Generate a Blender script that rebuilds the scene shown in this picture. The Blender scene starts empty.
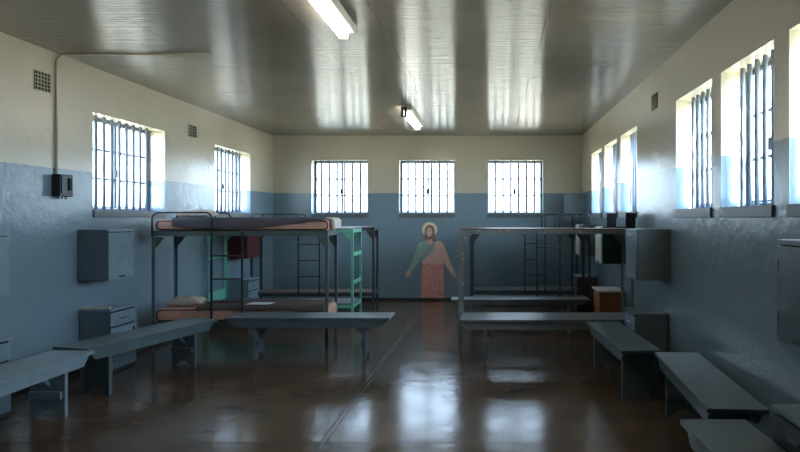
import bpy, bmesh, math, random
from mathutils import Vector, Matrix
random.seed(7)
C = bpy.context.scene.collection
sc = bpy.context.scene
R = math.radians

# ------------------------------------------------------------------ room numbers (metres)
F = 600.0                      # focal length in pixels of the 800 px wide frame
XL, XR = -4.234, 1.795         # inner faces of the side walls
YB, YF = 11.707, -0.9          # inner faces of the back and front walls
H = 3.21                       # ceiling
TH = 0.30                      # wall thickness
DADO = 2.085                   # top of the blue paint
CAM_Z = 1.6

# ------------------------------------------------------------------ camera
cam = bpy.data.cameras.new('camera')
cam.sensor_width = 36.0
cam.lens = 36.0 * F / 800.0
cam.shift_x = -90.0 / 800.0
cam.shift_y = -8.0 / 800.0
cam.clip_end = 300
camo = bpy.data.objects.new('camera', cam)
camo.location = (0, 0, CAM_Z)
camo.rotation_euler = (R(90), 0, 0)
C.objects.link(camo)
sc.camera = camo

# ------------------------------------------------------------------ sky, sun, exposure
w = bpy.data.worlds.new('sky')
sc.world = w
w.use_nodes = True
nt = w.node_tree
nt.nodes.clear()
wo = nt.nodes.new('ShaderNodeOutputWorld')
bg = nt.nodes.new('ShaderNodeBackground')
SKY = 6.0
tc = nt.nodes.new('ShaderNodeTexCoord')
sx = nt.nodes.new('ShaderNodeSeparateXYZ')
rp = nt.nodes.new('ShaderNodeValToRGB')
rp.color_ramp.elements[0].position = 0.0
rp.color_ramp.elements[0].color = (0.70, 0.86, 1.0, 1)
rp.color_ramp.elements[1].position = 0.8
rp.color_ramp.elements[1].color = (0.42, 0.62, 0.95, 1)
nt.links.new(tc.outputs['Generated'], sx.inputs[0])
nt.links.new(sx.outputs['Z'], rp.inputs[0])
nt.links.new(rp.outputs[0], bg.inputs[0])
side = nt.nodes.new('ShaderNodeMath'); side.operation = 'MULTIPLY_ADD'     # the sky is brighter on the sun's side of the building
nt.links.new(sx.outputs['X'], side.inputs[0]); side.inputs[1].default_value = SKY * 0.45; side.inputs[2].default_value = SKY
SUN_DIR = Vector((-0.235, 0.90, -0.42)).normalized()
dt = nt.nodes.new('ShaderNodeVectorMath'); dt.operation = 'DOT_PRODUCT'    # hazy glow round the sun
nt.links.new(tc.outputs['Generated'], dt.inputs[0]); dt.inputs[1].default_value = -SUN_DIR
mx0 = nt.nodes.new('ShaderNodeMath'); mx0.operation = 'MAXIMUM'
nt.links.new(dt.outputs['Value'], mx0.inputs[0]); mx0.inputs[1].default_value = 0.0
pw = nt.nodes.new('ShaderNodeMath'); pw.operation = 'POWER'
nt.links.new(mx0.outputs[0], pw.inputs[0]); pw.inputs[1].default_value = 3.0
gl = nt.nodes.new('ShaderNodeMath'); gl.operation = 'MULTIPLY_ADD'
nt.links.new(pw.outputs[0], gl.inputs[0]); gl.inputs[1].default_value = SKY * 2.4
nt.links.new(side.outputs[0], gl.inputs[2])
nt.links.new(gl.outputs[0], bg.inputs['Strength'])
nt.links.new(bg.outputs[0], wo.inputs[0])
sun = bpy.data.lights.new('sun', 'SUN')
sun.energy = 25.0
sun.angle = R(0.6)
sun.color = (1.0, 0.93, 0.8)
suno = bpy.data.objects.new('sun', sun)
suno.rotation_euler = SUN_DIR.to_track_quat('-Z', 'Y').to_euler()   # rakes along the right-hand wall outside: only its window reveals catch it
C.objects.link(suno)
sc.view_settings.view_transform = 'Standard'
sc.view_settings.look = 'None'
sc.view_settings.gamma = 1.0
sc.view_settings.use_curve_mapping = False
sc.view_settings.exposure = 1.3
sc.cycles.use_denoising = True
sc.cycles.max_bounces = 8
sc.cycles.diffuse_bounces = 5
sc.cycles.glossy_bounces = 4
sc.cycles.transparent_max_bounces = 12
sc.cycles.caustics_reflective = False
sc.cycles.caustics_refractive = False
sc.cycles.sample_clamp_indirect = 6.0

# window openings: (side, from, to) along the wall; all share one height
WZ0, WZ1 = 1.68, 2.73
WINDOWS = [('back', -3.482, -2.39), ('back', -1.775, -0.683), ('back', -0.0585, 1.034),
           ('left', 6.40, 7.817), ('left', 9.238, 10.60),
           ('right', 2.66, 3.60), ('right', 3.79, 4.662), ('right', 4.85, 5.79),
           ('right', 7.33, 8.25), ('right', 8.467, 9.42), ('right', 9.642, 10.59)]

def wall_point(side, u, d, z):
    """u along the wall, d outwards from its inner face"""
    if side == 'back': return Vector((u, YB + d, z))
    if side == 'left': return Vector((XL - d, u, z))
    return Vector((XR + d, u, z))

for side, a, b in WINDOWS:                 # sky portals in the openings (they emit nothing of their own)
    L = bpy.data.lights.new('window_portal', 'AREA')
    L.shape = 'RECTANGLE'
    L.size = b - a
    L.size_y = WZ1 - WZ0
    lo = bpy.data.objects.new('window_portal', L)
    lo.location = wall_point(side, (a + b) / 2, TH + 0.01, (WZ0 + WZ1) / 2)
    if side == 'back':
        lo.rotation_euler = (R(-90), 0, 0)
    else:
        lo.rotation_euler = (0, 0, 0)
        L.size, L.size_y = WZ1 - WZ0, b - a
        lo.rotation_euler = (0, R(-90 if side == 'left' else 90), 0)
    L.cycles.is_portal = True
    C.objects.link(lo)

# ------------------------------------------------------------------ materials
def srgb(r, g, b):
    def f(c):
        c /= 255.0
        return c / 12.92 if c <= 0.04045 else ((c + 0.055) / 1.055) ** 2.4
    return (f(r), f(g), f(b), 1.0)

def new_mat(name):
    m = bpy.data.materials.new(name)
    m.use_nodes = True
    t = m.node_tree
    return m, t, t.nodes['Principled BSDF']

def noise(t, scale, detail=4, rough=0.55, coord=None, stretch=None):
    n = t.nodes.new('ShaderNodeTexNoise')
    n.inputs['Scale'].default_value = scale
    n.inputs['Detail'].default_value = detail
    n.inputs['Roughness'].default_value = rough
    co = t.nodes.new('ShaderNodeTexCoord')
    out = co.outputs['Object']
    if stretch:
        mp = t.nodes.new('ShaderNodeMapping')
        mp.inputs['Scale'].default_value = stretch
        t.links.new(out, mp.inputs[0])
        out = mp.outputs[0]
    t.links.new(out, n.inputs['Vector'])
    return n

def ramp(t, src, stops):
    r = t.nodes.new('ShaderNodeValToRGB')
    e = r.color_ramp.elements
    e[0].position, e[0].color = stops[0]
    e[1].position, e[1].color = stops[-1]
    for p, c in stops[1:-1]:
        x = e.new(p); x.color = c
    t.links.new(src, r.inputs[0])
    return r

def bump(t, bsdf, src, strength, dist):
    b = t.nodes.new('ShaderNodeBump')
    b.inputs['Strength'].default_value = strength
    b.inputs['Distance'].default_value = dist
    t.links.new(src, b.inputs['Height'])
    t.links.new(b.outputs[0], bsdf.inputs['Normal'])
    return b

def mixc(t, fac, a, b):
    m = t.nodes.new('ShaderNodeMix')
    m.data_type = 'RGBA'
    if hasattr(fac, 'node'): t.links.new(fac, m.inputs[0])
    else: m.inputs[0].default_value = fac
    for i, v in ((6, a), (7, b)):
        if hasattr(v, 'node'): t.links.new(v, m.inputs[i])
        else: m.inputs[i].default_value = v
    return m.outputs[2]

def scale_c(c, k):
    return (min(c[0]*k, 1), min(c[1]*k, 1), min(c[2]*k, 1), 1)

def paint(name, col, rough=0.4, var=0.12, nscale=6.0, chips=None, chip_amt=0.62, metal=0.0, bmp=0.15, spec=0.5):
    m, t, b = new_mat(name)
    n = noise(t, nscale)
    r = ramp(t, n.outputs[0], [(0.3, scale_c(col, 1 - var)), (0.7, scale_c(col, 1 + var))])
    out = r.outputs[0]
    if chips:
        n2 = noise(t, 26.0, 6, 0.7)
        k = ramp(t, n2.outputs[0], [(chip_amt, (0, 0, 0, 1)), (chip_amt + 0.03, (1, 1, 1, 1))])
        out = mixc(t, k.outputs[0], out, chips)
    t.links.new(out, b.inputs['Base Color'])
    b.inputs['Roughness'].default_value = rough
    b.inputs['Metallic'].default_value = metal
    b.inputs['Specular IOR Level'].default_value = spec
    if bmp:
        bump(t, b, n.outputs[0], bmp, 0.004)
    return m

def wood(name, col, rough=0.45, var=0.3):
    m, t, b = new_mat(name)
    n = noise(t, 5.0, 6, 0.6, stretch=(1.0, 14.0, 14.0))
    r = ramp(t, n.outputs[0], [(0.3, scale_c(col, 1 - var)), (0.7, scale_c(col, 1 + var))])
    t.links.new(r.outputs[0], b.inputs['Base Color'])
    b.inputs['Roughness'].default_value = rough
    bump(t, b, n.outputs[0], 0.2, 0.003)
    return m

def cloth(name, col, var=0.15):
    m, t, b = new_mat(name)
    n = noise(t, 90.0, 3)
    n2 = noise(t, 5.0, 3)
    r = ramp(t, n2.outputs[0], [(0.3, scale_c(col, 1 - var)), (0.7, scale_c(col, 1 + var))])
    t.links.new(r.outputs[0], b.inputs['Base Color'])
    b.inputs['Roughness'].default_value = 0.9
    b.inputs['Specular IOR Level'].default_value = 0.15
    bump(t, b, n.outputs[0], 0.4, 0.002)
    return m

# wall enamel: blue below, cream above, on the reveals as well
def wall_material():
    m, t, b = new_mat('two_tone_wall_enamel')
    co = t.nodes.new('ShaderNodeTexCoord')
    s = t.nodes.new('ShaderNodeSeparateXYZ')
    t.links.new(co.outputs['Object'], s.inputs[0])
    n_edge = noise(t, 30.0, 3)
    ma = t.nodes.new('ShaderNodeMath'); ma.operation = 'MULTIPLY_ADD'
    t.links.new(n_edge.outputs[0], ma.inputs[0])
    ma.inputs[1].default_value = 0.012
    t.links.new(s.outputs['Z'], ma.inputs[2])
    gt = t.nodes.new('ShaderNodeMath'); gt.operation = 'GREATER_THAN'
    t.links.new(ma.outputs[0], gt.inputs[0]); gt.inputs[1].default_value = DADO + 0.006
    big = noise(t, 1.6, 5)
    blue = ramp(t, big.outputs[0], [(0.2, srgb(121, 142, 153)), (0.8, srgb(128, 150, 161))])
    cream = ramp(t, big.outputs[0], [(0.2, srgb(200, 192, 170)), (0.8, srgb(206, 198, 177))])
    col = mixc(t, gt.outputs[0], blue.outputs[0], cream.outputs[0])
    sc_n = noise(t, 22.0, 8, 0.75, stretch=(1, 1, .6))
    scf = ramp(t, sc_n.outputs[0], [(0.72, (0, 0, 0, 1)), (0.76, (0.3, 0.3, 0.3, 1))])
    col = mixc(t, scf.outputs[0], col, srgb(206, 208, 205))
    t.links.new(col, b.inputs['Base Color'])
    b.inputs['Specular IOR Level'].default_value = 0.8
    rn = ramp(t, big.outputs[0], [(0.2, (0.19, 0.19, 0.19, 1)), (0.8, (0.27, 0.27, 0.27, 1))])
    t.links.new(rn.outputs[0], b.inputs['Roughness'])
    fine = noise(t, 11.0, 5, 0.55)
    bump(t, b, fine.outputs[0], 0.35, 0.012)
    return m

def ceiling_material():
    m, t, b = new_mat('glossy_ceiling_board_paint')
    st = noise(t, 1.0, 6, 0.6, stretch=(0.8, 38.0, 1.0))
    big = noise(t, 0.9, 4)
    r = ramp(t, big.outputs[0], [(0.3, srgb(128, 120, 108)), (0.7, srgb(144, 135, 121))])
    col = r.outputs[0]
    co = t.nodes.new('ShaderNodeTexCoord')
    s = t.nodes.new('ShaderNodeSeparateXYZ')
    t.links.new(co.outputs['Object'], s.inputs[0])
    mask = None
    for axis, pos, wd in (('X', -0.91, .009), ('X', 0.455, .006), ('X', -1.56, .006), ('X', -2.925, .004), ('Y', 6.4, .012), ('Y', 7.68, .014),
                          ('Y', 8.75, .014), ('Y', 3.6, .010)):
        d = t.nodes.new('ShaderNodeMath'); d.operation = 'COMPARE'
        t.links.new(s.outputs[axis], d.inputs[0])
        d.inputs[1].default_value = pos
        d.inputs[2].default_value = wd
        if mask is None: mask = d.outputs[0]
        else:
            mx = t.nodes.new('ShaderNodeMath'); mx.operation = 'MAXIMUM'
            t.links.new(mask, mx.inputs[0]); t.links.new(d.outputs[0], mx.inputs[1])
            mask = mx.outputs[0]
    hf = t.nodes.new('ShaderNodeMath'); hf.operation = 'MULTIPLY'
    t.links.new(mask, hf.inputs[0]); hf.inputs[1].default_value = 0.55
    col = mixc(t, hf.outputs[0], col, srgb(70, 66, 58))
    t.links.new(col, b.inputs['Base Color'])
    b.inputs['Roughness'].default_value = 0.15
    b.inputs['Specular IOR Level'].default_value = 1.0
    hsum = t.nodes.new('ShaderNodeMath'); hsum.operation = 'SUBTRACT'
    t.links.new(st.outputs[0], hsum.inputs[0]); t.links.new(hf.outputs[0], hsum.inputs[1])
    bump(t, b, hsum.outputs[0], 0.8, 0.011)
    return m

def floor_material():
    m, t, b = new_mat('polished_dark_floor')
    n = noise(t, 2.2, 6)
    r = ramp(t, n.outputs[0], [(0.3, srgb(84, 68, 55)), (0.7, srgb(104, 86, 70))])
    col = r.outputs[0]
    co = t.nodes.new('ShaderNodeTexCoord')
    s = t.nodes.new('ShaderNodeSeparateXYZ')
    t.links.new(co.outputs['Object'], s.inputs[0])
    mask = None
    for axis, pos, wd in (('X', -1.21, .005), ('X', -1.17, .005), ('Y', 4.27, .006)):
        d = t.nodes.new('ShaderNodeMath'); d.operation = 'COMPARE'
        t.links.new(s.outputs[axis], d.inputs[0])
        d.inputs[1].default_value = pos
        d.inputs[2].default_value = wd
        if mask is None: mask = d.outputs[0]
        else:
            mx = t.nodes.new('ShaderNodeMath'); mx.operation = 'MAXIMUM'
            t.links.new(mask, mx.inputs[0]); t.links.new(d.outputs[0], mx.inputs[1])
            mask = mx.outputs[0]
    col = mixc(t, mask, col, srgb(48, 40, 34))
    t.links.new(col, b.inputs['Base Color'])
    rn = ramp(t, noise(t, 3.5, 6).outputs[0], [(0.3, (0.12, 0.12, 0.12, 1)), (0.7, (0.2, 0.2, 0.2, 1))])
    rr = mixc(t, mask, rn.outputs[0], (0.4, 0.4, 0.4, 1))
    t.links.new(rr, b.inputs['Roughness'])
    b.inputs['Specular IOR Level'].default_value = 0.22
    wv = noise(t, 4.5, 6, 0.6)
    sub = t.nodes.new('ShaderNodeMath'); sub.operation = 'SUBTRACT'
    t.links.new(wv.outputs[0], sub.inputs[0]); t.links.new(mask, sub.inputs[1])
    bump(t, b, sub.outputs[0], 0.3, 0.008)
    return m

def glass_material():
    m, t, b = new_mat('window_glass')
    t.nodes.remove(b)
    o = t.nodes['Material Output']
    tr = t.nodes.new('ShaderNodeBsdfTransparent'); tr.inputs[0].default_value = (0.95, 0.97, 0.98, 1)
    gl = t.nodes.new('ShaderNodeBsdfGlossy'); gl.inputs['Roughness'].default_value = 0.02
    fr = t.nodes.new('ShaderNodeFresnel'); fr.inputs[0].default_value = 1.5
    mx = t.nodes.new('ShaderNodeMixShader')
    ge = t.nodes.new('ShaderNodeNewGeometry')
    io = t.nodes.new('ShaderNodeMath'); io.operation = 'MULTIPLY_ADD'      # same reflectance from both faces of the thin pane
    t.links.new(ge.outputs['Backfacing'], io.inputs[0]); io.inputs[1].default_value = 1 / 1.5 - 1.5; io.inputs[2].default_value = 1.5
    t.links.new(io.outputs[0], fr.inputs[0])
    t.links.new(fr.outputs[0], mx.inputs[0]); t.links.new(tr.outputs[0], mx.inputs[1]); t.links.new(gl.outputs[0], mx.inputs[2])
    t.links.new(mx.outputs[0], o.inputs[0])
    return m

def tube_material():
    m, t, b = new_mat('lit_fluorescent_tube')
    b.inputs['Base Color'].default_value = (1, 1, 1, 1)
    b.inputs['Emission Color'].default_value = (1.0, 0.96, 0.86, 1)
    b.inputs['Emission Strength'].default_value = 9.0
    return m

M = {
    'wall': wall_material(), 'ceiling': ceiling_material(), 'floor': floor_material(), 'glass': glass_material(), 'tube': tube_material(),
    'skirting': paint('skirting_dark_enamel', srgb(34, 36, 38), 0.3),
    'sand': paint('pale_sandy_yard', srgb(226, 210, 178), 0.95, 0.08, 1.5),
    'sill': paint('sill_grey_paint', srgb(92, 98, 100), 0.4),
    'bar': paint('bar_grey_blue_enamel', srgb(128, 138, 150), 0.4),
    'casement': paint('casement_steel_paint', srgb(120, 134, 155), 0.4),
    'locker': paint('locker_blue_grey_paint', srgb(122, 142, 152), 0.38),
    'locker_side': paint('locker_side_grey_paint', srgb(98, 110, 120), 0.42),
    'locker_grey': paint('locker_grey_paint', srgb(118, 122, 124), 0.42),
    'white_door': paint('off_white_door_paint', srgb(205, 205, 198), 0.45),
    'red': paint('dark_red_locker_paint', srgb(92, 30, 26), 0.45),
    'green': paint('deep_green_locker_paint', srgb(24, 74, 32), 0.45),
    'brown_box': paint('brown_box_paint', srgb(92, 78, 72), 0.5),
    'orange_wood': wood('orange_varnished_wood', srgb(150, 92, 48), 0.4, 0.2),
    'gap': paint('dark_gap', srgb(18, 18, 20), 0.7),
    'chrome': paint('worn_bright_metal', srgb(190, 192, 192), 0.3, metal=0.8),
    'dark_metal': paint('dark_steel', srgb(38, 41, 44), 0.45, chips=srgb(70, 70, 70), chip_amt=0.66),
    'steel_green': paint('grey_green_bed_steel', srgb(88, 102, 98), 0.42, chips=srgb(50, 50, 48), chip_amt=0.66),
    'turquoise': paint('turquoise_bed_steel', srgb(118, 200, 172), 0.42, chips=srgb(40, 50, 48), chip_amt=0.60),
    'steel_grey': paint('grey_bed_steel_worn', srgb(132, 138, 136), 0.42, chips=srgb(215, 214, 205), chip_amt=0.58),
    'steel_dark': paint('charcoal_bed_steel', srgb(58, 64, 68), 0.42, chips=srgb(90, 90, 86), chip_amt=0.68),
    'plank': wood('brown_deck_planks', srgb(120, 96, 88), 0.45),
    'plank_grey': wood('grey_deck_planks', srgb(92, 96, 98), 0.45),
    'bench': paint('bench_blue_grey_enamel', srgb(90, 105, 108), 0.28),
    'bench_grey': paint('bench_grey_enamel', srgb(108, 112, 112), 0.28),
    'bench_light': paint('bench_light_blue_enamel', srgb(136, 156, 166), 0.3),
    'peach': cloth('peach_mattress_ticking', srgb(216, 168, 146)),
    'piping': cloth('black_piping', srgb(22, 20, 20)),
    'blanket': cloth('grey_wool_blanket', srgb(98, 94, 100)),
    'blanket_brown': cloth('brown_grey_blanket', srgb(88, 78, 76)),
    'blanket_green': cloth('pale_green_blanket', srgb(104, 130, 116)),
    'pillow': cloth('beige_pillow_cloth', srgb(176, 170, 158)),
    'white_cloth': cloth('off_white_sheet', srgb(214, 206, 198)),
    'paper': paint('white_paper', srgb(226, 230, 236), 0.8, 0.03),
    'vent': paint('vent_cream_paint', srgb(180, 172, 148), 0.5),
    'conduit': paint('conduit_grey_cream', srgb(196, 189, 166), 0.45),
    'batten': paint('white_batten_enamel', srgb(214, 210, 198), 0.35),
    'mural_halo': paint('mural_cream', srgb(220, 212, 178), 0.6, 0.14, 20),
    'mural_skin': paint('mural_skin', srgb(205, 172, 150), 0.6, 0.14, 20),
    'mural_hair': paint('mural_brown', srgb(128, 102, 86), 0.6, 0.14, 20),
    'mural_green': paint('mural_green', srgb(146, 172, 164), 0.6, 0.16, 14),
    'mural_pink': paint('mural_pink', srgb(224, 188, 174), 0.6, 0.14, 14),
    'mural_red': paint('mural_red', srgb(222, 156, 144), 0.6, 0.2, 12),
}

# ------------------------------------------------------------------ mesh helpers
class MB:
    def __init__(self): self.bm = bmesh.new()
    def box(self, x0, x1, y0, y1, z0, z1, bevel=0.0, mat=None):
        bm = self.bm
        c = [(x0,y0,z0),(x1,y0,z0),(x1,y1,z0),(x0,y1,z0),(x0,y0,z1),(x1,y0,z1),(x1,y1,z1),(x0,y1,z1)]
        vs = [bm.verts.new(Vector(p) if mat is None else mat @ Vector(p)) for p in c]
        fs = [bm.faces.new([vs[i] for i in q]) for q in ((0,3,2,1),(4,5,6,7),(0,1,5,4),(1,2,6,5),(2,3,7,6),(3,0,4,7))]
        if bevel:
            es = list({e for f in fs for e in f.edges})
            bmesh.ops.bevel(bm, geom=es, offset=bevel, segments=2, profile=0.7, affect='EDGES')
        return self
    def prism(self, pts, vec):
        """closed polygon (3-D points) extruded along vec"""
        bm = self.bm
        v = Vector(vec)
        a = [bm.verts.new(Vector(p)) for p in pts]
        b = [bm.verts.new(Vector(p) + v) for p in pts]
        n = len(pts)
        bm.faces.new(a[::-1]); bm.faces.new(b)
        for i in range(n):
            bm.faces.new((a[i], a[(i+1) % n], b[(i+1) % n], b[i]))
        return self
    def tube(self, path, r, seg=10, fillet=0.0, fseg=6):
        pts = [Vector(p) for p in path]
        if fillet and len(pts) > 2:
            out = [pts[0]]
            for i in range(1, len(pts) - 1):
                p, a, b = pts[i], pts[i-1], pts[i+1]
                da, db = (a - p).normalized(), (b - p).normalized()
                k = min(fillet, (a-p).length * .49, (b-p).length * .49)
                s, e = p + da * k, p + db * k
                for j in range(fseg + 1):
                    u = j / fseg
                    out.append((1-u)**2 * s + 2*u*(1-u) * p + u*u * e)
            out.append(pts[-1])
            pts = out
        bm = self.bm
        rings = []
        up = None
        for i, p in enumerate(pts):
            t = (pts[min(i+1, len(pts)-1)] - pts[max(i-1, 0)]).normalized()
            if up is None:
                up = Vector((0, 0, 1)) if abs(t.z) < .9 else Vector((0, 1, 0))
            n1 = (up - t * up.dot(t)).normalized()
            n2 = t.cross(n1)
            up = n1
            rings.append([bm.verts.new(p + r * (math.cos(2*math.pi*k/seg) * n1 + math.sin(2*math.pi*k/seg) * n2)) for k in range(seg)])
        for a, b in zip(rings, rings[1:]):
            for k in range(seg):
                f = bm.faces.new((a[k], a[(k+1) % seg], b[(k+1) % seg], b[k])); f.smooth = True
        bm.faces.new(rings[0][::-1]); bm.faces.new(rings[-1])
        return self
    def build(self, name, material, parent=None):
        bmesh.ops.recalc_face_normals(self.bm, faces=self.bm.faces[:])
        me = bpy.data.meshes.new(name)
        self.bm.to_mesh(me); self.bm.free()
        me.materials.append(material)
        o = bpy.data.objects.new(name, me)
        C.objects.link(o)
        if parent: o.parent = parent
        return o

def tag(o, label, cat, group=None):
    o['label'] = label; o['category'] = cat
    if group: o['group'] = group
    return o

def thing(name, label, cat, loc=(0, 0, 0), rz=0.0, group=None):
    o = bpy.data.objects.new(name, None)
    o.empty_display_size = 0.1
    C.objects.link(o)
    o.location = loc; o.rotation_euler = (0, 0, rz)
    return tag(o, label, cat, group)

def struct(o):
    o['kind'] = 'structure'
    return o

# ------------------------------------------------------------------ shell
def wall_with_openings(name, side, u0, u1, z0, z1, holes):
    us = sorted({u0, u1} | {h[0] for h in holes} | {h[1] for h in holes})
    zs = [z0, WZ0, WZ1, z1]
    bm = bmesh.new()
    cache = {}
    def v(u, d, z):
        k = (round(u, 5), d, round(z, 5))
        if k not in cache: cache[k] = bm.verts.new(wall_point(side, u, d, z))
        return cache[k]
    def solid(i, j):
        if i < 0 or j < 0 or i >= len(us) - 1 or j >= 3: return False
        return not (j == 1 and any(abs(h[0] - us[i]) < 1e-6 for h in holes))
    for i in range(len(us) - 1):
        for j in range(3):
            if not solid(i, j): continue
            a, b, c, d = us[i], us[i+1], zs[j], zs[j+1]
            for dd in (0.0, TH):
                bm.faces.new([v(a,dd,c), v(b,dd,c), v(b,dd,d), v(a,dd,d)])
            if not solid(i-1, j): bm.faces.new([v(a,0.0,c), v(a,TH,c), v(a,TH,d), v(a,0.0,d)])
            if not solid(i+1, j): bm.faces.new([v(b,0.0,c), v(b,TH,c), v(b,TH,d), v(b,0.0,d)])
            if not solid(i, j-1): bm.faces.new([v(a,0.0,c), v(b,0.0,c), v(b,TH,c), v(a,TH,c)])
            if not solid(i, j+1): bm.faces.new([v(a,0.0,d), v(b,0.0,d), v(b,TH,d), v(a,TH,d)])
    bmesh.ops.recalc_face_normals(bm, faces=bm.faces[:])
    me = bpy.data.meshes.new(name); bm.to_mesh(me); bm.free()
    me.materials.append(M['wall'])
    o = bpy.data.objects.new(name, me); C.objects.link(o)
    return struct(o)

for side, a, b in (('back', XL, XR), ('left', YF, YB + TH), ('right', YF, YB + TH)):
    wall_with_openings('wall_' + side, side, a, b, -0.05, H + 0.05, [(x[1], x[2]) for x in WINDOWS if x[0] == side])
struct(MB().box(XL - TH, XR + TH, YF - TH, YF, -0.05, H + 0.05).build('wall_front', M['wall']))
struct(MB().box(XL, XR, YF, YB, -0.2, 0.0).build('floor', M['floor']))
struct(MB().box(XL - TH - .3, XR + TH + .3, YF - TH - .3, YB + TH + .3, H + 0.05, H + 0.3).build('roof', M['sill']))
struct(MB().box(XL, XR, YF, YB, H, H + 0.05).build('ceiling', M['ceiling']))
struct(MB().box(-45, 45, -25, 60, -0.75, -0.7).build('yard_ground', M['sand']))
SK = 0.075
struct(MB().box(XL, XL + .012, YF, YB, 0, SK).build('baseboard_left', M['skirting']))
struct(MB().box(XR - .012, XR, YF, YB, 0, SK).build('baseboard_right', M['skirting']))
struct(MB().box(XL + .012, XR - .012, YB - .012, YB, 0, 0.04).build('baseboard_back', M['skirting']))

# ------------------------------------------------------------------ windows with bars
def wbox(mb, side, u0, u1, d0, d1, z0, z1, bevel=0):
    p, q = wall_point(side, u0, d0, z0), wall_point(side, u1, d1, z1)
    mb.box(min(p.x,q.x), max(p.x,q.x), min(p.y,q.y), max(p.y,q.y), min(p.z,q.z), max(p.z,q.z), bevel)
    return mb

def make_window(n, side, a, b):
    r = bpy.data.objects.new('window_%d' % n, None)
    r.empty_display_size = 0.1
    C.objects.link(r); struct(r)
    d0, d1 = 0.215, 0.25
    fw = 0.024
    m = MB()
    wbox(m, side, a, a + fw, d0, d1, WZ0, WZ1); wbox(m, side, b - fw, b, d0, d1, WZ0, WZ1)
    wbox(m, side, a + fw, b - fw, d0, d1, WZ0, WZ0 + fw + .01); wbox(m, side, a + fw, b - fw, d0, d1, WZ1 - fw, WZ1)
    m.build('window_frame', M['casement'], r)
    mid = (a + b) / 2
    for (s0, s1) in ((a + fw + .002, mid - .002), (mid + .002, b - fw - .002)):       # two casement leaves
        m = MB()
        zz0, zz1 = WZ0 + fw + .012, WZ1 - fw - .002
        q = 0.018
        e0, e1 = d0 - .012, d1 - .012
        wbox(m, side, s0, s0 + q, e0, e1, zz0, zz1); wbox(m, side, s1 - q, s1, e0, e1, zz0, zz1)
        wbox(m, side, s0 + q, s1 - q, e0, e1, zz0, zz0 + q); wbox(m, side, s0 + q, s1 - q, e0, e1, zz1 - q, zz1)
        for k in (1, 2):
            z = zz0 + (zz1 - zz0) * k / 3
            wbox(m, side, s0 + q, s1 - q, e0, e1, z - .012, z + .012)
        leaf = m.build('casement', M['casement'], r)
        g = MB(); wbox(g, side, s0 + q, s1 - q, d0 + .006, d0 + .010, zz0 + q, zz1 - q)
        g.build('glass_pane', M['glass'], leaf)
        hx = s1 - q/2 if s0 < mid - .1 and s1 < mid else s0 + q/2
        h = MB(); wbox(h, side, hx - .018, hx + .018, e0 - .03, e0, 2.08, 2.17, .004)
        h.build('latch', M['dark_metal'], leaf)
    nb, gap = {'left': (8, .140), 'back': (6, .154), 'right': (6, .125)}[side]
    for i in range(nb):
        u = mid + (i - (nb - 1) / 2) * gap
        mb = MB()
        mb.tube([wall_point(side, u, 0.115, WZ0), wall_point(side, u, 0.115, WZ1)], 0.021 if side == 'back' else 0.0175, 12)
        mb.build('bar', M['bar'], r)
    s = MB(); wbox(s, side, a - .002, b + .002, -0.018, -0.001, WZ0 - .075, WZ0 + .004, .004)
    s.build('window_sill', M['sill'], r)
for i, (side, a, b) in enumerate(WINDOWS): make_window(i + 1, side, a, b)

# ------------------------------------------------------------------ benches
def make_bench(label, e0, e1, width, mat, height=0.475, group='painted benches', inset=0.27, ah=.085):
    """e0, e1: the two ends of the seat's centre line on plan"""
    d = Vector(e1) - Vector(e0)
    L = d.length
    c = (Vector(e0) + Vector(e1)) / 2
    t = thing('bench', label, 'bench', (c.x, c.y, 0), math.atan2(d.y, d.x), group)
    hl, hw = L / 2, width / 2
    ts = 0.028
    MB().box(-hl, hl, -hw, hw, height - ts, height, .005).build('seat', mat, t)
    for s in (-1, 1):
        y = s * (hw - .035)
        z1 = height - ts
        pts = [(-hl + .03, y - .011, z1), (hl - .03, y - .011, z1), (hl - .10, y - .011, z1 - ah), (-hl + .10, y - .011, z1 - ah)]
        MB().prism(pts, (0, .022, 0)).build('apron', mat, t)
    lw = hw - .05
    for s in (-1, 1):
        x = s * (hl - inset)
        hh = height - ts
        nw = min(.11, lw * .5)
        pts = [(x - .017, -lw, 0), (x - .017, -nw - .02, 0), (x - .017, -nw + .03, .06), (x - .017, nw - .03, .06), (x - .017, nw + .02, 0), (x - .017, lw, 0),
               (x - .017, lw, hh), (x - .017, -lw, hh)]
        lg = MB().prism(pts, (.034, 0, 0)).build('leg', mat, t)
        xa, xb = sorted((x - s * .017, x - s * .039))
        MB().box(xa, xb, -lw + .02, lw - .004, .15, .21, .003).build('cleat', mat, lg)
        a = Vector((x - s * .017, 0, .26)); b = Vector((x - s * .21, 0, hh - .002))
        dd = (b - a).normalized(); nn = Vector((dd.z, 0, -dd.x)) * .014
        MB().prism([a + nn + Vector((0, -.02, 0)), b + nn + Vector((0, -.02, 0)), b - nn + Vector((0, -.02, 0)), a - nn + Vector((0, -.02, 0))],
                   (0, .04, 0)).build('brace', mat, t)
    return t

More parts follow.
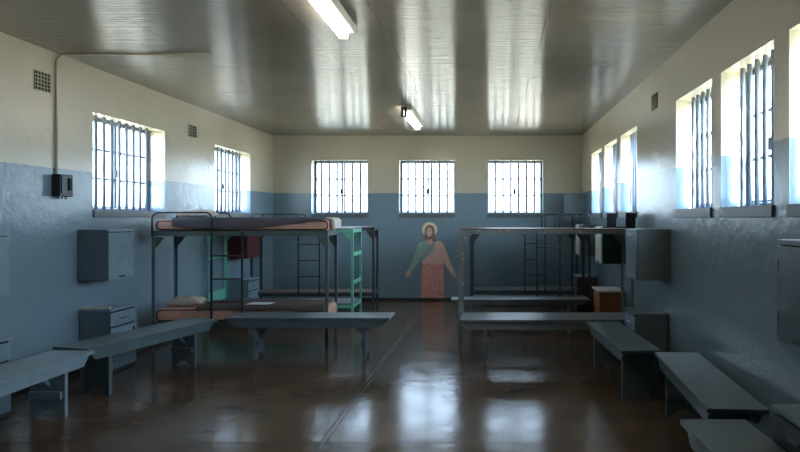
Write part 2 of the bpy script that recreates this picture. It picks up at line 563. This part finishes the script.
make_bench('pale blue-grey bench cut by the left frame edge, nearest on the left wall side', (-3.55, 3.30), (-3.55, 5.10), .38, M['bench_light'])
make_bench('long blue-grey bench along the left wall passing the low cabinet with a white strip', (-3.64, 5.20), (-3.23, 6.74), .39, M['bench'])
make_bench('blue-grey bench standing crosswise in front of the bunk with mattresses', (-2.96, 6.90), (-1.12, 6.90), .40, M['bench'], inset=.30, height=.485)
make_bench('grey bench with a sheen on its seat, crosswise before the bare right-hand bunk', (-.325, 6.83), (1.62, 6.83), .52, M['bench_grey'], height=.485)
make_bench('thin grey bench half hidden behind the bare front right-hand bunk', (-.54, 8.43), (1.38, 8.43), .31, M['bench_grey'], ah=.05)
make_bench('dark glossy bench along the right wall beside the low grey cabinet', (1.285, 5.09), (1.22, 6.52), .35, M['bench'], inset=.16)
make_bench('dark blue-grey bench standing against the right wall, middle of the row of three', (1.46, 3.53), (1.56, 5.03), .36, M['bench'], inset=.2)
make_bench('dark bench end in the bottom right corner, nearest on the right wall side', (1.245, 1.75), (1.245, 3.355), .365, M['bench'])

# ------------------------------------------------------------------ lockers
def make_locker(kind, label, side, y0, y1, z0, z1, prot=.32, body='locker_side', door='locker', handle_low=True, group=None, cat='locker', overhang=False, inner='locker_side'):
    s = 1 if side == 'left' else -1
    xw = (XL if side == 'left' else XR) + s * (.004 if z0 > .3 else .014)
    t = thing(kind, label, cat, (xw, (y0 + y1) / 2, z0), 0, group)
    w_, h_ = (y1 - y0) / 2, z1 - z0
    def bx(mb, a, b, c, d, e, f, bev=.003):
        xa, xb = sorted((s * a, s * b))
        return mb.box(xa, xb, c, d, e, f, bev)
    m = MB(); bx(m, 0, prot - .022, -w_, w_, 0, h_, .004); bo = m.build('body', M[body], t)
    m = MB(); bx(m, prot - .0215, prot - .0195, -w_ + .006, w_ - .006, .008, h_ - .004, 0); m.build('gap_shade', M['gap'], t)  # dark sheet behind the doors, standing in for the shade in their gaps
    if z0 < .3:                                   # floor cabinet: top board, drawer, door
        m = MB(); k = .02 if overhang else .006
        bx(m, 0, prot + k, -w_ - k, w_ + k, h_, h_ + .022, .004); m.build('top', M['white_door' if overhang else ('locker_grey' if body == 'locker_grey' else 'locker')], t)
        m = MB(); bx(m, prot - .019, prot, -w_ + .004, w_ - .004, h_ - .16, h_ - .022); dr = m.build('drawer', M[door], t)
        m = MB(); bx(m, prot, prot + .014, -.05, .05, h_ - .10, h_ - .085, .003); m.build('handle', M[inner], dr)
        m = MB(); bx(m, prot - .019, prot, -w_ + .004, w_ - .004, .03, h_ - .178); dd = m.build('door', M[door], t)
        m = MB(); bx(m, prot, prot + .014, w_ - .07, w_ - .05, h_ - .30, h_ - .22, .003); m.build('handle', M['dark_metal'], dd)
    else:
        m = MB(); bx(m, prot - .019, prot, -w_ + .004, w_ - .004, .004, h_ - .034); dd = m.build('door', M[door], t)
        m = MB(); bx(m, prot - .019, prot, -w_ + .004, w_ - .004, h_ - .026, h_ - .002); m.build('top_rail', M[door], t)
        z = .02 if handle_low else h_ - .075
        m = MB(); bx(m, prot, prot + .012, -.045, .045, z, z + .018, .003); m.build('hasp', M['dark_metal' if handle_low else inner], dd)
        for zz in (.09, h_ - .16):
            m = MB(); bx(m, prot, prot + .003, w_ - .022, w_ - .006, zz, zz + .06, .002); m.build('hinge', M[door], dd)
    return t

WL, FL = 'wall-hung lockers', 'low floor cabinets'
ZU0, ZU1, ZF0, ZF1 = .955, 1.48, .0, .615
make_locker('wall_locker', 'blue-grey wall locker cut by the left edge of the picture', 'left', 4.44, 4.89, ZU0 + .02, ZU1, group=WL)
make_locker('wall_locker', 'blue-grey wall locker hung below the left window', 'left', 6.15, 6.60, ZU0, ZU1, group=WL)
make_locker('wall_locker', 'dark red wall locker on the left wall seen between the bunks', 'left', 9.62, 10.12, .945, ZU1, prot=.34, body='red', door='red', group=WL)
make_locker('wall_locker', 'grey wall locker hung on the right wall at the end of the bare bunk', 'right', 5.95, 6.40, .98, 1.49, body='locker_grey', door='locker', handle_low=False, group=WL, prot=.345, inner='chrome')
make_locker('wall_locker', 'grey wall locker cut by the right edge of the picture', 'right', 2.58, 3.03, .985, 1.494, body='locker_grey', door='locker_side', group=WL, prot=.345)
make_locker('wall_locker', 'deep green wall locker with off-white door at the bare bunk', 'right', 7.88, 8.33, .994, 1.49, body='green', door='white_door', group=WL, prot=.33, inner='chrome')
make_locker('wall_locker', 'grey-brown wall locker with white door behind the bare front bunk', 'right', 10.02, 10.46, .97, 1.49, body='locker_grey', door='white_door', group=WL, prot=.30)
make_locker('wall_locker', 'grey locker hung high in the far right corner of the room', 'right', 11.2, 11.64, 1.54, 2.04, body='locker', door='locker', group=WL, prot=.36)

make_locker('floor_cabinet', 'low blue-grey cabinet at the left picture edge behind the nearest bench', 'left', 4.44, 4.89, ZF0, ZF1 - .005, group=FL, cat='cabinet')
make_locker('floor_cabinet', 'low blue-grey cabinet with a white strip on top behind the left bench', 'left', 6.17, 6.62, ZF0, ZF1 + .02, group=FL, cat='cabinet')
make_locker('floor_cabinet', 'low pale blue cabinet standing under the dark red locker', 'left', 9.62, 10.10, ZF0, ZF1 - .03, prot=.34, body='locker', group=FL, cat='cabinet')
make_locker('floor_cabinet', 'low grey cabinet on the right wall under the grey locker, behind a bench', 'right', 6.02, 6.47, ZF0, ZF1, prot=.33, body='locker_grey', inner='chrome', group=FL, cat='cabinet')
make_locker('floor_cabinet', 'low cabinet with a shade-darkened door at the bottom right edge beside the nearest bench', 'right', 2.66, 3.10, ZF0, ZF1, prot=.32, body='locker_side', door='steel_dark', group=FL, cat='cabinet')  # door coloured charcoal for the strong shadow it stands in
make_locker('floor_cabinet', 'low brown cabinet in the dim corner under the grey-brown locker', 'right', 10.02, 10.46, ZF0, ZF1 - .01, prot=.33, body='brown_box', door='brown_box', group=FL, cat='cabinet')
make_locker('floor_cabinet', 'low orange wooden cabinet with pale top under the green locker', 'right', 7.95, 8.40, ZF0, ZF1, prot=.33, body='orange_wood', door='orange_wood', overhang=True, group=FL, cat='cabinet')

tag(MB().box(XL + .03, XL + .30, 6.20, 6.235, ZF1 + .0425, ZF1 + .066, .003).build('white_strip', M['batten']),
    'narrow white strip lying on the low cabinet below the left window', 'strip')

# ------------------------------------------------------------------ bunks
ZU = 1.43                     # top of the upper frames
def make_bunk(label, near_left, near_right, W, steel, deck, head, post_h=1.45, guards=(True, True), guard_len=.70, ladder=True, dark=None, corner_panel=False,
              ladder_at=None, lower_deck=True, zlow=.31, ZU=1.43, end_rungs=False, end_panel=False, top_edge=None):
    a, b = Vector(near_left), Vector(near_right)
    d = b - a; L = d.length
    c = (a + b) / 2
    t = thing('bunk_bed', label, 'bunk bed', (c.x, c.y, 0), math.atan2(d.y, d.x), 'steel bunk beds')
    dark = dark or M['dark_metal']
    hl = L / 2
    k, th = .036, .007
    for sx_ in (-1, 1):
        for sy_ in (0, 1):
            x0 = sx_ * hl; y0 = sy_ * W
            ix = -sx_; iy = 1 if sy_ == 0 else -1
            pts = [(x0, y0, 0), (x0 + ix*k, y0, 0), (x0 + ix*k, y0 + iy*th, 0), (x0 + ix*th, y0 + iy*th, 0), (x0 + ix*th, y0 + iy*k, 0), (x0, y0 + iy*k, 0)]
            MB().prism(pts, (0, 0, post_h)).build('post', steel, t)
    def frame(name, z1, hgt):
        m = MB()
        m.box(-hl + k, hl - k, .001, .007, z1 - hgt, z1); m.box(-hl + k, hl - k, .007, .04, z1 - .007, z1)
        m.box(-hl + k, hl - k, W - .007, W - .001, z1 - hgt, z1); m.box(-hl + k, hl - k, W - .04, W - .007, z1 - .007, z1)
        for s in (-1, 1):
            xa, xb = sorted((s * (hl - .001), s * (hl - .007)))
            m.box(xa, xb, k, W - k, z1 - hgt, z1)
        return m.build(name, steel, t)
    frame('upper_frame', ZU, .047)
    frame('lower_frame', zlow, .05)
    for nm, z in (('upper_deck', ZU), ('lower_deck', zlow)):
        m = MB()
        n = 5
        for i in range(n):
            y0 = .012 + (W - .024) * i / n
            m.box(-hl + .012, hl - .012, y0 + .002, y0 + (W - .024) / n - .002, z + .0005, z + .018, .002)
        if nm == 'upper_deck' or lower_deck: m.build(nm, deck, t)
    for sx_ in (-1, 1):                            # corner plates
        for y in (.0085, W - .0145):
            x0 = sx_ * (hl - .008)
            g = .125
            MB().prism([(x0, y, ZU - .055), (x0 - sx_*g, y, ZU - .055), (x0 - sx_*g, y, ZU - .075), (x0 - sx_*.045, y, ZU - .055 - g), (x0, y, ZU - .055 - g)],
                       (0, .006, 0)).build('gusset', steel, t)
    gx0 = head * (hl - .012)
    gx1 = head * (hl - guard_len)
    for on, y in zip(guards, (-.012, W + .012)):
        if on:
            MB().tube([(gx0, y, ZU - .05), (gx0, y, 1.665), (gx1, y, 1.665), (gx1, y, ZU - .05)], .0105, 10, .09, 8).build('guard_rail', dark, t)
    if ladder:
        l0 = gx1 if ladder_at is None else ladder_at
        l1 = l0 - head * .355
        lad = MB()
        y = -.024
        for x in (l0, l1):
            lad.box(x - .012, x + .012, y - .008, y + .008, zlow - .04, ZU, .002)
        lo = lad.build('ladder', dark, t)
        xa, xb = sorted((l0, l1))
        for z in (.60, .875, 1.15):
            MB().tube([(xa, y, z), (xb, y, z)], .010, 8).build('rung', dark, lo)
    if corner_panel:
        xa, xb = sorted((head * (hl - .10), head * (hl + .02)))
        MB().box(xa, xb, -.004, -.0005, ZU - .01, 1.66).build('corner_plate', dark, t)
        MB().box(xa - .12, xb - .12, W + .0005, W + .006, ZU - .01, 1.66).build('corner_plate', dark, t)
    if end_rungs:
        for z in (.64, 1.06):
            MB().box(-head * (hl - .002) - .01, -head * (hl - .002) + .01, k, W - k, z - .028, z + .028, .003).build('rung', steel, t)
    if end_panel:
        xa, xb = sorted((head * (hl - .008), head * (hl - .02)))
        MB().box(xa, xb, .045, W - .045, .27, .49).build('end_panel', steel, t)
        MB().box(xa, xb, .045, W - .045, .98, 1.02).build('end_rail', steel, t)
    return t

b1 = make_bunk('grey-green steel bunk bed with two peach mattresses, front on the left', (-4.01, 7.11), (-1.955, 7.24), .60, M['steel_green'], M['plank_grey'], -1, zlow=.345)
b2 = make_bunk('turquoise steel bunk bed with rungs on its end, behind the made bed', (-4.18, 8.84), (-2.03, 8.91), .68, M['turquoise'], M['plank_grey'], -1, ladder=False,
               guards=(False, False), end_rungs=True, end_panel=True)
b3 = make_bunk('dark steel bunk bed with brown lower planks in the far left corner', (-4.08, 10.22), (-1.99, 10.32), .50, M['steel_dark'], M['plank'], -1, guard_len=.81)
b4 = make_bunk('bare grey steel bunk bed with chipped white posts, front on the right', (-.38, 7.20), (1.72, 7.17), .575, M['steel_grey'], M['plank'], 1, ladder=False,
               guards=(False, False), corner_panel=True, lower_deck=False, ZU=1.455, post_h=1.472)
b5 = make_bunk('dark bare bunk bed second from the front on the right side', (-.30, 9.30), (1.56, 9.30), .62, M['steel_dark'], M['plank_grey'], 1, guard_len=.48, ZU=1.405, post_h=1.42,
               dark=M['steel_dark'])
b6 = make_bunk('dark bare bunk bed farthest back on the right by the back wall', (-.36, 10.58), (1.55, 10.58), .60, M['steel_dark'], M['plank_grey'], 1, guard_len=.58, ZU=1.405, post_h=1.42)

# ------------------------------------------------------------------ bedding on the front left bunk
def on_bunk(bunk, x, y, z):
    """a point given along (from the bunk's middle), across and up, as a room position"""
    return bunk.matrix_basis @ Vector((x, y, z))

def make_mattress(label, bunk, x0, x1, y0, y1, z0, h, mat, sag=.0):
    loc = on_bunk(bunk, (x0 + x1) / 2, (y0 + y1) / 2, z0)
    t = thing('mattress', label, 'mattress', loc, bunk.rotation_euler[2], 'peach mattresses')
    hl, hw = (x1 - x0) / 2, (y1 - y0) / 2
    m = MB()
    m.box(-hl, hl, -hw, hw, 0, h)
    es = [e for e in m.bm.edges]
    bmesh.ops.bevel(m.bm, geom=es, offset=.035, segments=4, profile=.5, affect='EDGES')
    for f in m.bm.faces: f.smooth = True
    m.build('ticking', mat, t)
    for z in (.012, h - .012):
        for s in (-1, 1):
            pth = [(-hl + .05, s * (hw - .004), z), (hl - .05, s * (hw - .004), z)]
            m2 = MB(); m2.tube(pth, .0065, 8); m2.build('piping', M['piping'], t)
    for s in (-1, 1):
        arc = []
        for k2 in range(9):
            a = R(-90 + 180 * k2 / 8)
            arc.append((s * (hl - .05 + .045 * math.cos(a)), -hw + .002, h / 2 + (h / 2 - .012) * math.sin(a)))
        m2 = MB(); m2.tube(arc, .0065, 8); m2.build('piping', M['piping'], t)
    return t

def make_blanket(label, bunk, x0, x1, y0, y1, ztop, drop0, drop1, mat, name='blanket', cat='blanket', group=None, thick=.012, amp=.006, belly=0.0):
    """a cover lying on a mattress top and hanging over its near side, drop0 at x0 to drop1 at x1"""
    bm = bmesh.new()
    nx = 44
    rows = []
    rnd = random.Random(len(label))
    ph = [rnd.uniform(0, 6) for _ in range(4)]
    for i in range(nx + 1):
        x = x0 + (x1 - x0) * i / nx
        dr = drop0 + (drop1 - drop0) * i / nx + belly * math.sin(math.pi * i / nx)
        dr = max(.012, dr + .006 * math.sin(9 * x + ph[0]))
        prof = []
        for j in range(11):
            y = y1 + (y0 + .03 - y1) * j / 10
            prof.append((y, ztop + amp * (1 + math.sin(7 * x + 11 * y + ph[1])) * .5 + amp * .6 * (1 + math.sin(17 * x - 5 * y + ph[2])) * .5))
        prof.append((y0 + .008, ztop - .004)); prof.append((y0 - .012, ztop - .022 if dr > .03 else ztop - .012))
        for j in range(1, 5):
            prof.append((y0 - .016 - .004 * (1 + math.sin(14 * x + ph[3])) * .5, ztop - .022 - dr * j / 4 if dr > .03 else ztop - .012 - dr * j / 4))
        rows.append([bm.verts.new((x, p[0], p[1])) for p in prof])
    for a, b in zip(rows, rows[1:]):
        for j in range(len(a) - 1):
            f = bm.faces.new((a[j], a[j+1], b[j+1], b[j])); f.smooth = True
    bmesh.ops.recalc_face_normals(bm, faces=bm.faces[:])
    up = sum((f.normal.z for f in bm.faces))
    if up < 0: bmesh.ops.reverse_faces(bm, faces=bm.faces[:])
    g = bmesh.ops.solidify(bm, geom=bm.faces[:], thickness=-thick)
    cx, cy, cz = (x0 + x1) / 2, (y0 + y1) / 2, ztop
    bmesh.ops.translate(bm, verts=bm.verts[:], vec=(-cx, -cy, -cz))
    bmesh.ops.recalc_face_normals(bm, faces=bm.faces[:])
    me = bpy.data.meshes.new(name); bm.to_mesh(me); bm.free()
    me.materials.append(mat)
    o = bpy.data.objects.new(name, me); C.objects.link(o)
    o.location = on_bunk(bunk, cx, cy, cz); o.rotation_euler = (0, 0, bunk.rotation_euler[2])
    return tag(o, label, cat, group)

def make_pillow(label, bunk, x, y, z, lx, ly, h, mat, rz=0.0):
    bm = bmesh.new()
    n = 14
    top, bot = {}, {}
    for i in range(n + 1):
        for j in range(n + 1):
            u, v = i / n * 2 - 1, j / n * 2 - 1
            pu = u * (1 - .10 * (1 - abs(u)) - .07 * (1 - v * v)); pv = v * (1 - .07 * (1 - u * u))
            e = max(0.0, (1 - u ** 4) * (1 - v ** 4)) ** .55
            wr = .010 * math.sin(7 * u + 2 * v) * e
            top[i, j] = bm.verts.new((pu * lx / 2, pv * ly / 2, h * .38 + h * .62 * e + wr))
            if i in (0, n) or j in (0, n): bot[i, j] = top[i, j]
            else: bot[i, j] = bm.verts.new((pu * lx / 2, pv * ly / 2, h * .38 * (1 - e)))
    for i in range(n):
        for j in range(n):
            for g in (top, bot):
                q = (g[i, j], g[i+1, j], g[i+1, j+1], g[i, j+1])
                try:
                    f = bm.faces.new(q if g is top else q[::-1]); f.smooth = True
                except ValueError: pass
    bmesh.ops.recalc_face_normals(bm, faces=bm.faces[:])
    me = bpy.data.meshes.new('pillow'); bm.to_mesh(me); bm.free(); me.materials.append(mat)
    o = bpy.data.objects.new('pillow', me); C.objects.link(o)
    o.location = on_bunk(bunk, x, y, z); o.rotation_euler = (0, 0, bunk.rotation_euler[2] + rz)
    return tag(o, label, 'pillow', 'pillows')

MH, MU = .15, .127
mu = ZU + .019
ml = .345 + .019
make_mattress('peach mattress on the upper deck of the left front bunk', b1, -.99, 1.03, .02, .58, mu, MU, M['peach'])
make_mattress('peach mattress on the lower deck of the left front bunk', b1, -.99, 1.03, .02, .58, ml, MH, M['peach'])
make_blanket('grey blanket hanging askew over the upper peach mattress', b1, -.80, .97, .02, .56, mu + MU + .012, .07, .002, M['blanket'], belly=.05)
make_blanket('brown-grey blanket spread over the lower peach mattress', b1, -.52, .98, .02, .56, ml + MH + .014, .015, .035, M['blanket_brown'])
make_pillow('off-white pillow at the wall end of the upper mattress', b1, -.66, .36, mu + MU + .034, .42, .36, .095, M['white_cloth'])
make_pillow('beige pillow at the wall end of the lower mattress', b1, -.75, .30, ml + MH + .004, .40, .34, .115, M['pillow'], .15)
sheet = MB()
sh = [(1.035, ), ]
sheet.prism([(.985, .10, mu+MU+.033), (1.05, .10, mu+MU+.028), (1.085, .10, mu+MU-.005), (1.088, .10, mu+.02), (1.055, .10, mu+.02), (1.05, .10, mu+MU-.01), (1.035, .10, mu+MU+.003), (.985, .10, mu+MU+.022)], (0, .46, 0))
for f in sheet.bm.faces: f.smooth = False
bmesh.ops.translate(sheet.bm, verts=sheet.bm.verts[:], vec=(-1.03, -.33, -(mu+MU)))
so = sheet.build('folded_sheet', M['white_cloth'])
so.location = on_bunk(b1, 1.03, .33, mu + MU); so.rotation_euler = (0, 0, b1.rotation_euler[2])
tag(so, 'white sheet folded over the aisle end of the upper mattress', 'sheet')

def make_paper(label, bunk, pts, z, name='paper_sheet'):
    n = len(pts)
    cx = sum(p[0] for p in pts) / n; cy = sum(p[1] for p in pts) / n
    o = MB().prism([(p[0] - cx, p[1] - cy, 0) for p in pts], (0, 0, .004)).build(name, M['paper'])
    o.location = on_bunk(bunk, cx, cy, z); o.rotation_euler = (0, 0, bunk.rotation_euler[2])
    return tag(o, label, 'paper')
make_paper('white paper lying on the lower blanket of the left bunk', b1, [(.02, .10), (.30, .08), (.34, .24), (.06, .27)], ml + MH + .037)
make_paper('white sheet of paper lying on top of the bare right-hand bunk', b4, [(.48, .06), (.70, .05), (.71, .30), (.49, .31)], 1.455 + .0185)
make_blanket('pale green blanket on the top deck of the turquoise bunk', b2, -.55, .35, .03, .58, ZU + .04, .02, .02, M['blanket_green'], thick=.02)

# ------------------------------------------------------------------ painted figure on the back wall
def mp(zx, zy):          # sketch coordinates on the wall painting: 4.11 sketch units to one 19.5 mm wall unit
    px, py = zx / 4.11 + 370, zy / 4.11 + 200
    return ((px - 490) * .01951, 1.6 - (py - 218) * .01951)
mural = thing('wall_painting', 'faded painting of a robed figure with halo and open arms on the back wall', 'wall painting', (mp(255, 408)[0], YB, 0))
mx0 = mural.location.x
def mpart(name, pts, layer, mat):
    t0 = .0015 + .0012 * layer
    P = [mp(*p) for p in pts]
    return MB().prism([(x - mx0, -t0, z) for x, z in P], (0, t0 - .0003, 0)).build(name, M[mat], mural)
def ell(cx, cy, rx, ry, n=28, a0=0, a1=360):
    return [(cx + rx * math.cos(R(a0 + (a1 - a0) * i / n)), cy + ry * math.sin(R(a0 + (a1 - a0) * i / n))) for i in range(n)]
mpart('halo', ell(245, 121, 32, 30), 0, 'mural_halo')
mpart('hair', [(226, 116), (231, 108), (240, 103), (250, 103), (259, 108), (264, 118), (267, 140), (268, 160), (262, 172), (250, 176), (236, 174), (226, 166), (224, 145)], 1, 'mural_hair')
mpart('face', ell(244, 134, 12, 21), 2, 'mural_skin')
mpart('beard', [(234, 146), (240, 149), (248, 149), (255, 145), (254, 156), (248, 164), (241, 164), (235, 157)], 3, 'mural_hair')
mpart('eye', ell(239.5, 130, 2.6, 1.3, 10), 3, 'mural_hair'); mpart('eye', ell(249, 130, 2.6, 1.3, 10), 3, 'mural_hair')
mpart('nose', [(243.3, 130), (245.3, 130), (246.6, 141), (242.2, 141)], 3, 'mural_pink')
mpart('mouth', [(240, 150), (244, 148.5), (248, 150), (244, 152.2)], 4, 'mural_red')
mpart('neck', [(236, 160), (254, 160), (260, 178), (244, 192), (230, 176)], 1.5, 'mural_skin')
mpart('robe', [(216, 240), (256, 210), (300, 232), (303, 300), (304, 406), (209, 406), (211, 320)], 1, 'mural_red')
mpart('shawl', [(262, 176), (280, 168), (294, 172), (306, 190), (308, 225), (302, 262), (216, 262), (220, 244), (240, 226), (256, 206)], 2, 'mural_pink')
mpart('tunic', [(196, 182), (206, 172), (230, 166), (246, 190), (268, 176), (262, 200), (244, 224), (228, 238), (215, 256), (208, 252), (200, 240), (192, 220)], 3, 'mural_green')
mpart('sleeve', [(196, 182), (204, 200), (206, 236), (198, 262), (172, 293), (158, 286), (170, 258), (182, 226)], 2.5, 'mural_green')
mpart('sleeve', [(290, 172), (303, 184), (316, 216), (332, 258), (346, 290), (329, 298), (306, 262), (298, 228)], 2.6, 'mural_pink')
mpart('hand', [(159, 286), (171, 292), (168, 303), (160, 313), (150, 318), (146, 313), (149, 303), (147, 298)], 2, 'mural_skin')
mpart('hand', [(330, 297), (344, 290), (351, 302), (355, 318), (350, 323), (344, 317), (336, 308)], 2, 'mural_skin')

# ------------------------------------------------------------------ lights, conduit, vents, switch box
def make_light(label, x, y0, y1):
    t = thing('ceiling_light', label, 'ceiling light', (x, (y0 + y1) / 2, H), 0, 'fluorescent battens')
    hl = (y1 - y0) / 2
    MB().prism([(-.055, -hl, 0), (.070, -hl, 0), (.080, -hl, -.022), (.060, -hl, -.062), (-.050, -hl, -.062), (-.062, -hl, -.022)], (0, 2 * hl, 0)).build('housing', M['batten'], t)
    for s in (-1, 1):
        xx = -.034 + s * .023
        MB().tube([(xx, -hl + .02, -.083), (xx, hl - .02, -.083)], .019, 14).build('fluorescent_tube', M['tube'], t)
        MB().box(xx - .02, xx + .02, -hl - .022, -hl + .022, -.165, -.012, .004).build('lamp_holder', M['dark_metal'], t)
        MB().box(xx - .02, xx + .02, hl - .022, hl + .012, -.115, -.03, .004).build('lamp_holder', M['batten'], t)
make_light('lit fluorescent batten nearest on the ceiling, cut by the top edge', -1.19, 3.50, 5.03)
make_light('lit fluorescent batten far along the ceiling near the back wall', -1.20, 8.62, 10.2)

def make_vent(label, side, u0, u1, z0, z1):
    c = wall_point(side, (u0 + u1) / 2, 0, (z0 + z1) / 2)
    t = thing('air_vent', label, 'air vent', c, 0, 'wall vents')
    s = 1 if side == 'left' else -1
    hw, hh = (u1 - u0) / 2, (z1 - z0) / 2
    def bx(m, a, b, c_, d, e, f):
        xa, xb = sorted((s * a, s * b)); return m.box(xa, xb, c_, d, e, f)
    m = MB(); bx(m, .0005, .003, -hw, hw, -hh, hh); m.build('backing', M['gap'], t)
    m = MB(); n = 4 if u1 - u0 > .205 else 5
    for i in range(n + 1):
        y = -hw + 2 * hw * i / n
        bx(m, .003, .010, max(-hw, y - .0055), min(hw, y + .0055), -hh, hh)
        z = -hh + 2 * hh * i / n
        bx(m, .0032, .0095, -hw, hw, max(-hh, z - .005), min(hh, z + .005))
    m.build('grille', M['vent'], t)
make_vent('square air brick grille high on the left wall near the conduit', 'left', 5.57, 5.77, 2.80, 2.98)
make_vent('small air brick grille high on the left wall between the two windows', 'left', 8.43, 8.64, 2.75, 2.92)
make_vent('dark air brick grille high on the right wall between the windows', 'right', 6.42, 6.64, 2.78, 2.95)

cy = 5.84
tag(MB().tube([(XL + .014, cy, 2.03), (XL + .014, cy, H - .014), (-2.72, cy, H - .014)], .011, 10, .10, 8).build('conduit_pipe', M['conduit']),
    'thin painted conduit running up the left wall and across the ceiling', 'pipe')
sb = thing('switch_box', 'small black metal switch box on the left wall below the conduit', 'switch box', (XL, 5.88, 1.87))
MB().box(.003, .085, -.09, .09, -.06, .155, .006).build('housing', M['dark_metal'], sb)
MB().box(.086, .094, -.075, .0, -.03, .145, .003).build('cover', M['steel_dark'], sb)
MB().box(.086, .10, .015, .06, .0, .12, .004).build('switch', M['gap'], sb)
for yy in (-.045, .0, .045):
    MB().tube([(.045, yy, -.085), (.045, yy, -.059)], .010, 8).build('cable_gland', M['chrome'], sb)
